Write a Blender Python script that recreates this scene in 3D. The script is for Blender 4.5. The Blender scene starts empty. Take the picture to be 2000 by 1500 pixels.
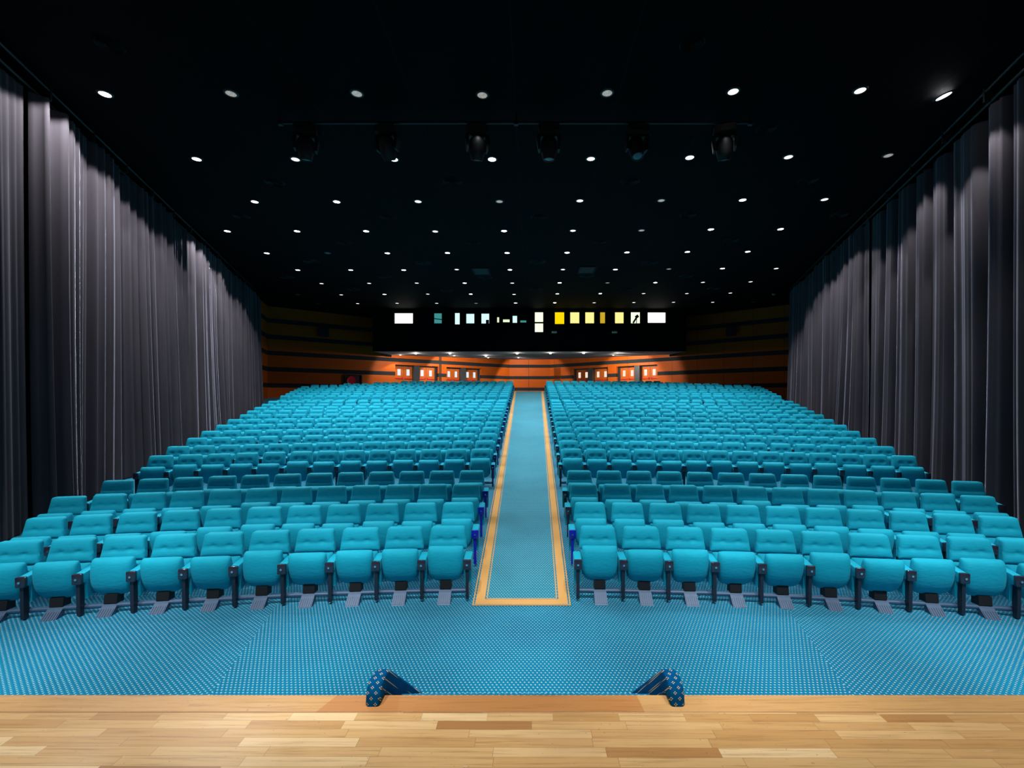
import bpy, bmesh, math, random
import numpy as np
from mathutils import Matrix, Vector

random.seed(7)
S = 1.12                    # every length below is multiplied by this at the end
F = 900.0                   # focal length in pixels of the 2000 px wide frame
VX, VY = 1037.0, 778.0      # where the camera axis meets the frame
CAMZ = 2.41
CEIL = CAMZ + 5.40
PI = math.pi
scene = bpy.context.scene
COL = scene.collection


def at(px, py, y):
    return Vector(((px - VX) / F * y, y, CAMZ - (py - VY) / F * y))


def on_ceiling(px, py, z=CEIL):
    y = (z - CAMZ) * F / (VY - py)
    return Vector(((px - VX) / F * y, y, z))


def floor_z(y):
    return min(max(0.0, 0.114 * (y - 5.526)), 2.876)


# ------------------------------------------------------------------ materials
class NT:
    def __init__(self, name):
        self.m = bpy.data.materials.new(name)
        self.m.use_nodes = True
        self.t = self.m.node_tree
        self.t.nodes.clear()
        self.out = self.t.nodes.new('ShaderNodeOutputMaterial')
        self.b = self.t.nodes.new('ShaderNodeBsdfPrincipled')
        self.t.links.new(self.b.outputs[0], self.out.inputs[0])

    def n(self, kind, **kw):
        x = self.t.nodes.new(kind)
        for k, v in kw.items():
            setattr(x, k, v)
        return x

    def link(self, a, b):
        self.t.links.new(a, b)

    def put(self, sock, v):
        if hasattr(v, 'is_output') or isinstance(v, bpy.types.NodeSocket):
            self.t.links.new(v, sock)
        elif isinstance(v, (tuple, list)) and len(v) == 3 and sock.type == 'RGBA':
            sock.default_value = (*v, 1)
        else:
            sock.default_value = v

    def math(self, op, a, b=0.0, c=0.0):
        x = self.n('ShaderNodeMath', operation=op)
        for s, v in zip(x.inputs, (a, b, c)):
            self.put(s, v)
        return x.outputs[0]

    def coords(self):
        tc = self.n('ShaderNodeTexCoord')
        v = self.n('ShaderNodeVectorMath', operation='SCALE')
        self.link(tc.outputs['Object'], v.inputs[0])
        v.inputs['Scale'].default_value = 1.0 / S
        return v.outputs[0]

    def sep(self, v):
        x = self.n('ShaderNodeSeparateXYZ')
        self.link(v, x.inputs[0])
        return x.outputs

    def comb(self, x, y, z=0.0):
        c = self.n('ShaderNodeCombineXYZ')
        for s, v in zip(c.inputs, (x, y, z)):
            self.put(s, v)
        return c.outputs[0]

    def mapping(self, v, scale=(1, 1, 1), loc=(0, 0, 0)):
        x = self.n('ShaderNodeMapping')
        self.link(v, x.inputs[0])
        x.inputs['Scale'].default_value = scale
        x.inputs['Location'].default_value = loc
        return x.outputs[0]

    def noise(self, v, scale, detail=2.0, rough=0.5):
        x = self.n('ShaderNodeTexNoise')
        if v is not None:
            self.link(v, x.inputs['Vector'])
        x.inputs['Scale'].default_value = scale
        x.inputs['Detail'].default_value = detail
        x.inputs['Roughness'].default_value = rough
        return x.outputs[0]

    def white(self, v):
        x = self.n('ShaderNodeTexWhiteNoise', noise_dimensions='3D')
        self.link(v, x.inputs['Vector'])
        return x.outputs[0]

    def mix(self, f, a, b):
        x = self.n('ShaderNodeMix', data_type='RGBA')
        self.put(x.inputs[0], f)
        self.put(x.inputs[6], a)
        self.put(x.inputs[7], b)
        return x.outputs[2]

    def ramp(self, f, stops):
        x = self.n('ShaderNodeValToRGB')
        self.link(f, x.inputs[0])
        e = x.color_ramp.elements
        while len(e) < len(stops):
            e.new(0.5)
        for q, (p, c) in zip(e, stops):
            q.position = p
            q.color = (*c, 1)
        return x.outputs[0]

    def smooth(self, v, lo, hi, a=0.0, b=1.0):
        x = self.n('ShaderNodeMapRange', interpolation_type='SMOOTHSTEP')
        self.put(x.inputs[0], v)
        for i, q in zip((1, 2, 3, 4), (lo, hi, a, b)):
            x.inputs[i].default_value = q
        return x.outputs[0]

    def bump(self, h, strength, dist=0.01):
        x = self.n('ShaderNodeBump')
        x.inputs['Strength'].default_value = strength
        x.inputs['Distance'].default_value = dist * S
        self.link(h, x.inputs['Height'])
        self.link(x.outputs[0], self.b.inputs['Normal'])

    def set(self, color=None, rough=None, metal=None, spec=None, sheen=None, coat=None, emit=None, emit_col=None):
        b = self.b.inputs
        if color is not None:
            self.put(b['Base Color'], color)
        if rough is not None:
            self.put(b['Roughness'], rough)
        if metal is not None:
            b['Metallic'].default_value = metal
        if spec is not None:
            b['Specular IOR Level'].default_value = spec
        if sheen is not None:
            b['Sheen Weight'].default_value = sheen
            b['Sheen Roughness'].default_value = 0.5
        if coat is not None:
            b['Coat Weight'].default_value = coat
            b['Coat Roughness'].default_value = 0.15
        if emit is not None:
            b['Emission Strength'].default_value = emit
        if emit_col is not None:
            self.put(b['Emission Color'], emit_col)
        return self.m


def plain(name, color, rough=0.5, metal=0.0, spec=0.4, var=0.12, scale=20.0, coat=None):
    k = NT(name)
    n = k.noise(k.coords(), scale, 3)
    c = k.mix(n, tuple(x * (1 - var) for x in color), tuple(min(1, x * (1 + var)) for x in color))
    return k.set(color=c, rough=rough, metal=metal, spec=spec, coat=coat)


def glow(name, color, strength, base=(0.02, 0.02, 0.02)):
    k = NT(name)
    return k.set(color=base, rough=0.4, emit=strength, emit_col=color)


def make_fabric():
    k = NT('turquoise upholstery')
    v = k.coords()
    n = k.noise(v, 9, 3)
    c = k.mix(n, (0.002, 0.335, 0.485), (0.004, 0.42, 0.575))
    m = k.set(color=c, rough=0.75, spec=0.2, sheen=0.15)
    k.b.inputs['Sheen Tint'].default_value = (0.2, 0.8, 0.9, 1)
    w = k.noise(k.mapping(v, (6, 6, 14)), 3.0, 2)
    k.bump(w, 0.25, 0.012)
    return m


def dots(k, v, px, py, r):
    x, y, z = k.sep(v)
    d = None
    for o in (0.0, 0.5):
        fx = k.math('SUBTRACT', k.math('FRACT', k.math('ADD', k.math('DIVIDE', x, px), o)), 0.5)
        fy = k.math('SUBTRACT', k.math('FRACT', k.math('ADD', k.math('DIVIDE', y, py), o)), 0.5)
        a = k.math('POWER', k.math('MULTIPLY', fx, px), 2.0)
        b = k.math('POWER', k.math('MULTIPLY', fy, py), 2.0)
        e = k.math('SQRT', k.math('ADD', a, b))
        d = e if d is None else k.math('MINIMUM', d, e)
    return k.smooth(d, r * 0.75, r * 1.25, 1.0, 0.0)


def make_carpet(name, base0, base1, dot):
    k = NT(name)
    v = k.coords()
    x, y, z = k.sep(v)
    ax = k.math('ABSOLUTE', x)
    side = k.math('GREATER_THAN', ax, k.math('ADD', k.math('MULTIPLY', y, 0.22), 1.78))
    near = k.math('LESS_THAN', y, 5.6)
    ang = k.math('MULTIPLY', k.math('MULTIPLY', side, near), k.math('MULTIPLY', k.math('SIGN', x), 0.42))
    rot = k.n('ShaderNodeVectorRotate', rotation_type='Z_AXIS')
    k.link(v, rot.inputs['Vector'])
    k.link(ang, rot.inputs['Angle'])
    d = dots(k, rot.outputs[0], 0.036, 0.068, 0.0075)
    d2 = dots(k, k.mapping(rot.outputs[0], loc=(0.004, 0.010, 0)), 0.036, 0.068, 0.009)
    n = k.noise(v, 0.9, 4, 0.6)
    n2 = k.noise(v, 60, 2)
    c = k.mix(k.smooth(n, 0.3, 0.7), base0, base1)
    c = k.mix(k.math('MULTIPLY', n2, 0.35), c, tuple(q * 0.6 for q in base0))
    c = k.mix(k.math('MULTIPLY', d2, 0.45), c, tuple(q * 0.35 for q in base0))
    c = k.mix(k.math('MULTIPLY', d, 0.8), c, dot)
    m = k.set(color=c, rough=0.95, spec=0.05, sheen=0.15)
    k.b.inputs['Sheen Tint'].default_value = (0.6, 0.9, 1, 1)
    k.bump(n2, 0.3, 0.004)
    return m


def make_flower_carpet():
    k = NT('dark blue carpet with gold flowers')
    x, y, z = k.sep(k.coords())
    u = k.math('ADD', x, k.math('MULTIPLY', y, 0.02))
    w = k.math('ADD', z, k.math('MULTIPLY', y, 0.85))
    best = None
    for o in (0.0, 0.5):
        p = 0.058
        fx = k.math('MULTIPLY', k.math('SUBTRACT', k.math('FRACT', k.math('ADD', k.math('DIVIDE', u, p * 0.7), o + .2)), 0.5), p * 0.7)
        fy = k.math('MULTIPLY', k.math('SUBTRACT', k.math('FRACT', k.math('ADD', k.math('DIVIDE', w, p), o)), 0.5), p)
        fx, fy = k.math('ABSOLUTE', fx), k.math('ABSOLUTE', fy)
        for dx, dy in ((0.0055, 0.0), (0.0, 0.0062)):
            a = k.math('POWER', k.math('SUBTRACT', fx, dx), 2.0)
            b = k.math('POWER', k.math('SUBTRACT', fy, dy), 2.0)
            e = k.math('SQRT', k.math('ADD', a, b))
            best = e if best is None else k.math('MINIMUM', best, e)
    d = k.smooth(best, 0.0018, 0.0032, 1.0, 0.0)
    n = k.noise(k.coords(), 40, 3)
    c = k.mix(n, (0.0, 0.05, 0.15), (0.0, 0.10, 0.27))
    c = k.mix(d, c, (0.75, 0.55, 0.25))
    m = k.set(color=c, rough=0.95, spec=0.05)
    return m


def make_gold():
    k = NT('gold carpet border')
    v = k.coords()
    c = k.mix(k.noise(v, 1.2, 4), (0.58, 0.29, 0.075), (0.74, 0.40, 0.13))
    c = k.mix(k.math('MULTIPLY', k.noise(v, 90, 2), 0.3), c, (0.36, 0.18, 0.05))
    return k.set(color=c, rough=0.95, spec=0.05, sheen=0.1)


def make_parquet(name, row_h, len0, len1, edge=False):
    k = NT(name)
    v = k.coords()
    x, y, z = k.sep(v)
    ry = k.math('DIVIDE', k.math('ADD', y, k.math('MULTIPLY', x, 0.004)), row_h)
    row = k.math('FLOOR', ry)
    r1 = k.white(k.comb(row, 3.7, 0))
    r2 = k.white(k.comb(row, 9.1, 5))
    xw = k.math('DIVIDE', k.math('ADD', x, k.math('MULTIPLY', r1, 5.0)), k.math('ADD', len0, k.math('MULTIPLY', r2, len1)))
    col = k.math('FLOOR', xw)
    rnd = k.white(k.comb(col, row, 1.3))
    if edge:
        a = k.math('GREATER_THAN', k.math('ADD', x, k.math('MULTIPLY', y, -0.4)), -1.91)
        b = k.math('GREATER_THAN', k.math('ADD', x, k.math('MULTIPLY', y, 0.1)), 0.765)
        seg = k.math('ADD', a, b)
        base = k.mix(k.math('COMPARE', seg, 1.0, 0.1), (0.60, 0.335, 0.125), (0.52, 0.225, 0.07))
    else:
        base = k.ramp(rnd, [(0.0, (0.43, 0.205, 0.065)), (0.12, (0.55, 0.30, 0.105)), (0.45, (0.65, 0.39, 0.155)), (0.8, (0.72, 0.46, 0.20)), (1.0, (0.82, 0.59, 0.31))])
    g = k.noise(k.comb(k.math('ADD', k.math('MULTIPLY', x, 2.5), k.math('MULTIPLY', rnd, 30)), k.math('MULTIPLY', y, 60), row), 1.0, 5, 0.65)
    c = k.mix(k.smooth(g, 0.45, 0.75), base, k.mix(0.6, base, (0.30, 0.14, 0.045)))
    big = k.noise(v, 2.2, 4)
    c = k.mix(k.smooth(big, 0.5, 0.8, 0.0, 0.35), c, (0.42, 0.23, 0.09))
    # scratches and scuffs
    sc = k.noise(k.mapping(v, (3.0, 26.0, 1)), 3.0, 3, 0.7)
    c = k.mix(k.smooth(sc, 0.70, 0.78, 0.0, 0.5), c, (0.80, 0.72, 0.62))
    sp = k.noise(v, 70, 2, 0.6)
    c = k.mix(k.smooth(sp, 0.70, 0.76, 0.0, 0.6), c, (0.16, 0.08, 0.04))
    fy = k.math('FRACT', ry)
    fx = k.math('FRACT', xw)
    gap = k.math('MAXIMUM', k.math('LESS_THAN', fy, 0.03), k.math('LESS_THAN', fx, 0.004))
    if edge:
        gap = k.math('LESS_THAN', k.math('ABSOLUTE', k.math('SUBTRACT', y, 2.203)), 0.003)
    c = k.mix(k.math('MULTIPLY', gap, 0.55), c, (0.14, 0.07, 0.03))
    m = k.set(color=c, rough=k.smooth(big, 0.3, 0.8, 0.38, 0.6), spec=0.35)
    k.bump(g, 0.08, 0.004)
    return m


def make_striped_wall():
    k = NT('orange veneer wall with dark bands')
    v = k.coords()
    x, y, z = k.sep(v)
    fr = k.math('FRACT', k.math('DIVIDE', k.math('SUBTRACT', z, 3.04), 0.95))
    band = k.math('LESS_THAN', fr, 0.275)
    g = k.noise(k.mapping(v, (0.8, 0.8, 14)), 2.0, 5, 0.6)
    wood = k.ramp(g, [(0.25, (0.42, 0.070, 0.006)), (0.55, (0.54, 0.100, 0.008)), (0.8, (0.46, 0.080, 0.007))])
    s = k.math('FRACT', k.math('DIVIDE', k.math('SUBTRACT', x, y), 2.4))
    wood = k.mix(k.math('LESS_THAN', s, 0.012), wood, (0.10, 0.03, 0.01))
    c = k.mix(band, wood, (0.022, 0.026, 0.030))
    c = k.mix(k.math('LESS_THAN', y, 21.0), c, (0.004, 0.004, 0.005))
    m = k.set(color=c, rough=k.math('ADD', k.math('MULTIPLY', band, 0.3), 0.5), spec=0.12)
    return m


def make_door_wood():
    k = NT('orange door veneer')
    v = k.coords()
    g = k.noise(k.mapping(v, (9, 9, 0.8)), 2.0, 5, 0.6)
    c = k.ramp(g, [(0.25, (0.42, 0.085, 0.010)), (0.6, (0.55, 0.12, 0.014)), (0.85, (0.44, 0.09, 0.011))])
    return k.set(color=c, rough=0.5, spec=0.15)


def make_curtain():
    k = NT('grey velour curtain')
    v = k.coords()
    n = k.noise(k.mapping(v, (1, 1, 0.15)), 6, 4)
    c = k.mix(n, (0.048, 0.040, 0.047), (0.070, 0.059, 0.068))
    m = k.set(color=c, rough=0.9, spec=0.08, sheen=0.55)
    k.b.inputs['Sheen Roughness'].default_value = 0.28
    k.b.inputs['Sheen Tint'].default_value = (0.75, 0.75, 0.95, 1)
    return m


def make_ceiling():
    k = NT('black ceiling panels')
    v = k.coords()
    x, y, z = k.sep(v)
    a = k.math('LESS_THAN', k.math('FRACT', k.math('DIVIDE', y, 0.9)), 0.012)
    b = k.math('LESS_THAN', k.math('FRACT', k.math('DIVIDE', k.math('ADD', x, 0.3), 1.85)), 0.010)
    n = k.noise(v, 1.5, 3)
    c = k.mix(n, (0.0011, 0.0009, 0.0010), (0.0018, 0.0015, 0.0016))
    c = k.mix(b, c, (0.010, 0.009, 0.010))
    c = k.mix(a, c, (0.0025, 0.0025, 0.003))
    return k.set(color=c, rough=0.8, spec=0.06)


M = {
    'fabric': make_fabric(),
    'navy': plain('dark navy painted steel', (0.014, 0.018, 0.035), 0.35, 0.0, 0.5),
    'cap': plain('black glossy arm cap', (0.022, 0.024, 0.045), 0.22, 0.0, 0.6, coat=0.5),
    'blue': plain('deep blue gloss with painted glow', (0.006, 0.012, 0.40), 0.3, 0.0, 0.5),  # blue glow at the aisle ends is put into the colour
    'deepblue': plain('dark blue gloss with painted glow', (0.006, 0.010, 0.13), 0.3, 0.0, 0.5),  # same glow put into the colour, dimmer for the farther rows
    'chrome': plain('chrome', (0.75, 0.78, 0.82), 0.12, 1.0),
    'rail': plain('grey blue painted rail', (0.050, 0.105, 0.185), 0.4, 0.2, 0.5),
    'plate': plain('ribbed grey foot plate', (0.055, 0.10, 0.175), 0.45, 0.2, 0.5),
    'black': plain('matt black metal', (0.008, 0.008, 0.010), 0.55),
    'blackgloss': plain('black fixture housing', (0.011, 0.011, 0.011), 0.5, 0.0, 0.3),
    'pipe': plain('dark steel pipe', (0.032, 0.031, 0.031), 0.4, 0.5),
    'vent': plain('dark grey vent metal', (0.0045, 0.0042, 0.0044), 0.6, spec=0.15),
    'trimring': plain('dark trim ring', (0.03, 0.032, 0.035), 0.4),
    'carpet': make_carpet('turquoise dotted carpet', (0.0, 0.147, 0.275), (0.0, 0.198, 0.345), (0.33, 0.54, 0.54)),
    'runner': make_carpet('teal aisle carpet', (0.012, 0.20, 0.30), (0.02, 0.25, 0.36), (0.34, 0.54, 0.54)),
    'flower': make_flower_carpet(),
    'gold': make_gold(),
    'parquet': make_parquet('oak strip parquet', 0.0535, 0.30, 0.28),
    'edgeboard': make_parquet('oak edge board', 0.2, 0.9, 0.5, True),
    'stagefront': plain('dark stage front', (0.02, 0.02, 0.025), 0.6),
    'wall': make_striped_wall(),
    'doorwood': make_door_wood(),
    'dark': plain('dark grey wall covering', (0.010, 0.012, 0.014), 0.8),
    'booth': plain('black booth front', (0.0022, 0.0026, 0.0032), 0.85, spec=0.08),
    'soffit': plain('grey soffit', (0.20, 0.19, 0.195), 0.8, spec=0.2),
    'frame': plain('dark grey door frame', (0.045, 0.05, 0.056), 0.45),
    'curtain': make_curtain(),
    'ceiling': make_ceiling(),
    'red': plain('red enamel', (0.75, 0.010, 0.03), 0.3, 0.0, 0.5),
    'maroon': plain('dark maroon cabinet', (0.06, 0.008, 0.02), 0.5),
    'beige': plain('beige plastic', (0.75, 0.66, 0.36), 0.5),
    'glass': plain('dull lens glass', (0.10, 0.13, 0.14), 0.12, 0.0, 0.6),
    'speaker': plain('black speaker cloth', (0.010, 0.013, 0.017), 0.7),
    'lamp_bright': glow('lit lamp lens', (0.93, 0.97, 1.0), 14.0),
    'lamp_mid': glow('half lit lamp lens', (1.0, 0.97, 0.92), 2.0),
    'lamp_off': plain('unlit lamp lens', (0.16, 0.16, 0.16), 0.3),
    'win_white': glow('lit white window', (1.0, 1.0, 0.90), 2.2),
    'win_cyan': glow('lit pale blue window', (0.70, 0.98, 1.0), 1.05),
    'win_teal': glow('dim teal window', (0.06, 0.34, 0.34), 0.8),
    'win_cream': glow('lit cream window', (0.80, 0.92, 0.58), 1.05),
    'win_yellow': glow('lit yellow window', (1.0, 0.70, 0.0), 1.05),
    'win_pale': glow('lit pale yellow window', (1.0, 0.86, 0.28), 1.1),
    'win_ochre': glow('lit ochre window', (0.72, 0.46, 0.02), 0.85),
    'win_mint': glow('lit pale mint window', (0.86, 1.0, 0.72), 1.2),
    'pane_cool': glow('lit cool door pane', (0.80, 0.90, 1.0), 0.95),
    'pane_warm': glow('lit warm door pane', (1.0, 0.80, 0.66), 0.95),
}


def make_dim_lens():
    k = NT('dim ribbed lamp lens')
    v = k.coords()
    n = k.noise(k.mapping(v, (50, 50, 1)), 1.0, 2)
    c = k.mix(k.smooth(n, 0.42, 0.6), (0.62, 0.61, 0.55), (0.28, 0.27, 0.24))
    return k.set(color=(0.1, 0.1, 0.1), rough=0.3, emit=0.65, emit_col=c)


M['lamp_dim'] = make_dim_lens()


# ------------------------------------------------------------------ mesh helpers
def link(o, parent=None):
    COL.objects.link(o)
    if parent is not None:
        o.parent = parent
    return o


def mesh_from(bm, name, mats, smooth=None):
    me = bpy.data.meshes.new(name)
    bm.normal_update()
    bm.to_mesh(me)
    bm.free()
    for m in (mats if isinstance(mats, (list, tuple)) else [mats]):
        me.materials.append(m)
    if smooth is not None:
        me.polygons.foreach_set('use_smooth', [True] * len(me.polygons))
        if smooth > 0:
            try:
                me.set_sharp_from_angle(angle=math.radians(smooth))
            except Exception:
                pass
    return me


def obj(name, bm_or_me, mats=None, parent=None, smooth=None, loc=None, rot=None):
    me = bm_or_me if isinstance(bm_or_me, bpy.types.Mesh) else mesh_from(bm_or_me, name, mats, smooth)
    o = bpy.data.objects.new(name, me)
    if loc is not None:
        o.location = loc
    if rot is not None:
        o.rotation_euler = rot
    return link(o, parent)


def tag(o, label, cat, group=None):
    o['label'] = label
    o['category'] = cat
    if group:
        o['group'] = group
    return o


def thing(name, label, cat, loc=(0, 0, 0), rz=0.0, group=None):
    o = bpy.data.objects.new(name, None)
    o.empty_display_size = 0.1
    o.location = loc
    o.rotation_euler = (0, 0, rz)
    link(o)
    return tag(o, label, cat, group)


def structure(name, bm, mats, parent=None, smooth=None):
    o = obj(name, bm, mats, parent, smooth)
    if parent is None:
        o['kind'] = 'structure'
    return o


def box(bm, x0, x1, y0, y1, z0, z1, bevel=0.0, seg=2, mat=0, M4=None):
    r = bmesh.ops.create_cube(bm, size=1.0)
    vs = r['verts']
    for v in vs:
        v.co = Vector((x0 + (v.co.x + .5) * (x1 - x0), y0 + (v.co.y + .5) * (y1 - y0), z0 + (v.co.z + .5) * (z1 - z0)))
    fs = list({f for v in vs for f in v.link_faces})
    for f in fs:
        f.material_index = mat
    if bevel > 0:
        es = list({e for v in vs for e in v.link_edges})
        g = bmesh.ops.bevel(bm, geom=es, offset=bevel, segments=seg, affect='EDGES', profile=0.5)
        vs = list({v for f in g['faces'] for v in f.verts} | {v for v in vs if v.is_valid})
    if M4 is not None:
        bmesh.ops.transform(bm, matrix=M4, verts=[v for v in vs if v.is_valid])
    return bm


def bx(*a, **k):
    return box(bmesh.new(), *a, **k)


def prism(bm, pts, axis, a, b, mat=0):
    """polygon pts (2-D) extruded along axis from a to b; axis 'x': pts are (y,z); 'y': (x,z); 'z': (x,y)"""
    def mk(p, t):
        return {'x': (t, p[0], p[1]), 'y': (p[0], t, p[1]), 'z': (p[0], p[1], t)}[axis]
    A = [bm.verts.new(mk(p, a)) for p in pts]
    B = [bm.verts.new(mk(p, b)) for p in pts]
    n = len(pts)
    fs = [bm.faces.new(A), bm.faces.new(B[::-1])]
    for i in range(n):
        fs.append(bm.faces.new((A[i], B[i], B[(i + 1) % n], A[(i + 1) % n])))
    for f in fs:
        f.material_index = mat
    bmesh.ops.recalc_face_normals(bm, faces=fs)
    return bm


def tube(bm, p, q, r, seg=10, mat=0, r2=None):
    p, q = Vector(p), Vector(q)
    d = q - p
    m = Matrix.Translation((p + q) / 2) @ d.to_track_quat('Z', 'Y').to_matrix().to_4x4()
    g = bmesh.ops.create_cone(bm, cap_ends=True, segments=seg, radius1=r, radius2=r if r2 is None else r2, depth=d.length, matrix=m)
    for f in {f for v in g['verts'] for f in v.link_faces}:
        f.material_index = mat
    return bm


def lathe(bm, prof, seg=24, mat=0, M4=None):
    """prof: (r, z) list, turned about z"""
    rings = []
    new = []
    for r, z in prof:
        if r < 1e-5:
            v = bm.verts.new((0, 0, z))
            rings.append([v])
            new.append(v)
        else:
            ring = [bm.verts.new((r * math.cos(2 * PI * i / seg), r * math.sin(2 * PI * i / seg), z)) for i in range(seg)]
            rings.append(ring)
            new += ring
    fs = []
    for a, b in zip(rings, rings[1:]):
        for i in range(seg):
            j = (i + 1) % seg
            if len(a) == 1 and len(b) == 1:
                continue
            if len(a) == 1:
                fs.append(bm.faces.new((a[0], b[j], b[i])))
            elif len(b) == 1:
                fs.append(bm.faces.new((a[i], a[j], b[0])))
            else:
                fs.append(bm.faces.new((a[i], a[j], b[j], b[i])))
    for f in fs:
        f.material_index = mat
    bmesh.ops.recalc_face_normals(bm, faces=fs)
    if M4 is not None:
        bmesh.ops.transform(bm, matrix=M4, verts=new)
    return bm


# ------------------------------------------------------------------ the theatre seat (local: x right, y away from the stage, z up; y=0 at the top of the backrest)
TILT = math.tan(math.radians(11))


def pad_bm(nu, nv, z0, z1, hw0, hw1, rt, rb, bulge, seams, buttons, yoff, back, lip=0.2):
    """upholstered pad: front grid with pillows between seams, rounded corners, closed back"""
    bm = bmesh.new()
    H = z1 - z0
    us = [math.sin(PI / 2 * (-1 + 2 * i / nu)) * 0.35 + 0.65 * (-1 + 2 * i / nu) for i in range(nu + 1)]
    vs = [0.5 - 0.5 * math.cos(PI * j / nv) for j in range(nv + 1)]
    vs = [0.45 * a + 0.55 * j / nv for j, a in enumerate(vs)]

    def half(z):
        w = hw0 + (hw1 - hw0) * (z - z0) / H
        for r, d in ((rt, z1 - z), (rb, z - z0)):
            if d < r:
                w -= r - math.sqrt(max(0.0, r * r - (r - d) ** 2))
        return w
    cuts = [0.0] + seams + [1.0]

    def front(u, v):
        z = z0 + v * H
        g = 0.0
        for a, b in zip(cuts, cuts[1:]):
            if a <= v <= b:
                t = (v - a) / (b - a)
                g = max(0.0, math.sin(PI * min(max(t, 0), 1))) ** 0.45
                lo = lip if a > 0 else 0.0
                hi = lip if b < 1 else 0.0
                base = lo * (1 - t) + hi * t
                g = base + (1 - base) * g
        e = (1 - abs(u) ** 5) ** 0.5
        y = -bulge * g * e
        for bxp, bv, depth, rad in buttons:
            dx = (u * half(z) - bxp)
            dz = (v - bv) * H
            y += depth * math.exp(-(dx * dx * 0.8 + dz * dz * 1.3) / (rad * rad))
        return y + yoff(z)
    grid = []
    for v in vs:
        z = z0 + v * H
        w = half(z)
        grid.append([bm.verts.new((u * w, front(u, v), z)) for u in us])
    rear = []
    for v in vs:
        z = z0 + v * H
        w = half(z)
        rear.append([bm.verts.new((u * w * 0.98, back + yoff(z), z)) for u in (us[0], us[-1])])
    for j in range(nv):
        for i in range(nu):
            bm.faces.new((grid[j][i], grid[j][i + 1], grid[j + 1][i + 1], grid[j + 1][i]))
        bm.faces.new((rear[j][1], rear[j][0], rear[j + 1][0], rear[j + 1][1]))
        bm.faces.new((rear[j][0], grid[j][0], grid[j + 1][0], rear[j + 1][0]))
        bm.faces.new((grid[j][-1], rear[j][1], rear[j + 1][1], grid[j + 1][-1]))
    bm.faces.new([rear[0][0], rear[0][1]] + grid[0][::-1])
    bm.faces.new(grid[-1] + [rear[-1][1], rear[-1][0]])
    bmesh.ops.recalc_face_normals(bm, faces=bm.faces)
    return bm


def back_bm(nu=24, nv=24):
    """front block: flat pad with one crisp cross seam and two shallow buttons just above it"""
    return pad_bm(nu, nv, 0.530, 0.785, 0.2385, 0.2085, 0.030, 0.012, 0.036, [0.42],
                  [(-0.090, 0.475, 0.015, 0.024), (0.090, 0.475, 0.015, 0.024)], lambda z: (z - 0.785) * TILT, 0.055, 0.42)


def button_back_bm(nu=24, nv=22):
    """middle block: plump pad without a seam, two deep buttons"""
    return pad_bm(nu, nv, 0.530, 0.785, 0.2385, 0.2085, 0.034, 0.012, 0.050, [],
                  [(-0.088, 0.44, 0.036, 0.036), (0.088, 0.44, 0.036, 0.036), (0, 0.44, 0.012, 0.07)], lambda z: (z - 0.785) * TILT, 0.055)


def lumbar_bm(nu=14, nv=10):
    return pad_bm(nu, nv, 0.235, 0.528, 0.210, 0.216, 0.012, 0.03, 0.055, [],
                  [(-0.093, 0.62, 0.020, 0.035), (0.093, 0.62, 0.020, 0.035)], lambda z: (z - 0.785) * TILT + 0.004, 0.05)


def cushion_bm(n=20, extra=True):
    """tipped-up seat pad, hinge at the origin (0,0,0) = local (0,-0.135,0.22)"""
    # z, half width, y front, y back
    sec = [(-0.028, .075, -.020, .010), (-0.022, .115, -.042, .020), (-0.008, .150, -.062, .028), (0.020, .180, -.084, .033), (0.06, .201, -.106, .034),
           (0.12, .211, -.126, .034), (0.20, .2145, -.137, .032), (0.28, .2145, -.137, .028), (0.335, .2135, -.128, .022), (0.368, .2115, -.110, .012),
           (0.386, .207, -.086, -.004), (0.395, .199, -.062, -.022)]
    bm = bmesh.new()
    rings = []
    for z, hw, yf, yb in sec:
        ring = []
        for i in range(n):
            a = 2 * PI * i / n
            ca, sa = math.cos(a), math.sin(a)
            ex = 0.42
            x = hw * math.copysign(abs(ca) ** ex, ca)
            yy = (yf + yb) / 2 + (yb - yf) / 2 * math.copysign(abs(sa) ** 0.75, sa)
            ring.append(bm.verts.new((x, yy, z)))
        rings.append(ring)
    for a, b in zip(rings, rings[1:]):
        for i in range(n):
            j = (i + 1) % n
            bm.faces.new((a[i], a[j], b[j], b[i]))
    bm.faces.new(rings[0][::-1])
    bm.faces.new(rings[-1])
    bmesh.ops.recalc_face_normals(bm, faces=bm.faces)
    return bm


HP = 0.265   # arm centre from the seat centre


def arm_pad_bm(fine=True, hw=0.040):
    bm = bmesh.new()
    b = 0.014 if fine else 0.0
    prism(bm, [(-0.30, 0.475), (-0.07, 0.500), (-0.06, 0.42), (-0.10, 0.20), (-0.235, 0.175), (-0.245, 0.36), (-0.30, 0.375)], 'x', -hw, hw)
    if fine:
        es = [e for e in bm.edges if abs(e.verts[0].co.x - e.verts[1].co.x) < 1e-6]
        bmesh.ops.bevel(bm, geom=es, offset=b, segments=2, affect='EDGES', profile=0.5)
    return bm


def arm_cap_bm(fine=True, hw=0.041):
    return bx(-hw, hw, -0.332, -0.292, 0.365, 0.483, bevel=0.012 if fine else 0.0, seg=2)


def lock_bm():
    bm = bmesh.new()
    tube(bm, (0, -0.330, 0.425), (0, -0.343, 0.425), 0.0125, 12)
    return bm


def leg_bm():
    bm = bmesh.new()
    prism(bm, [(-0.308, 0.37), (-0.225, 0.37), (-0.2435, 0.05), (-0.2435, 0.012), (-0.298, 0.012), (-0.302, 0.06)], 'x', -0.018, 0.018)
    es = [e for e in bm.edges if abs(e.verts[0].co.x - e.verts[1].co.x) > 1e-6]
    return bm


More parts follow.
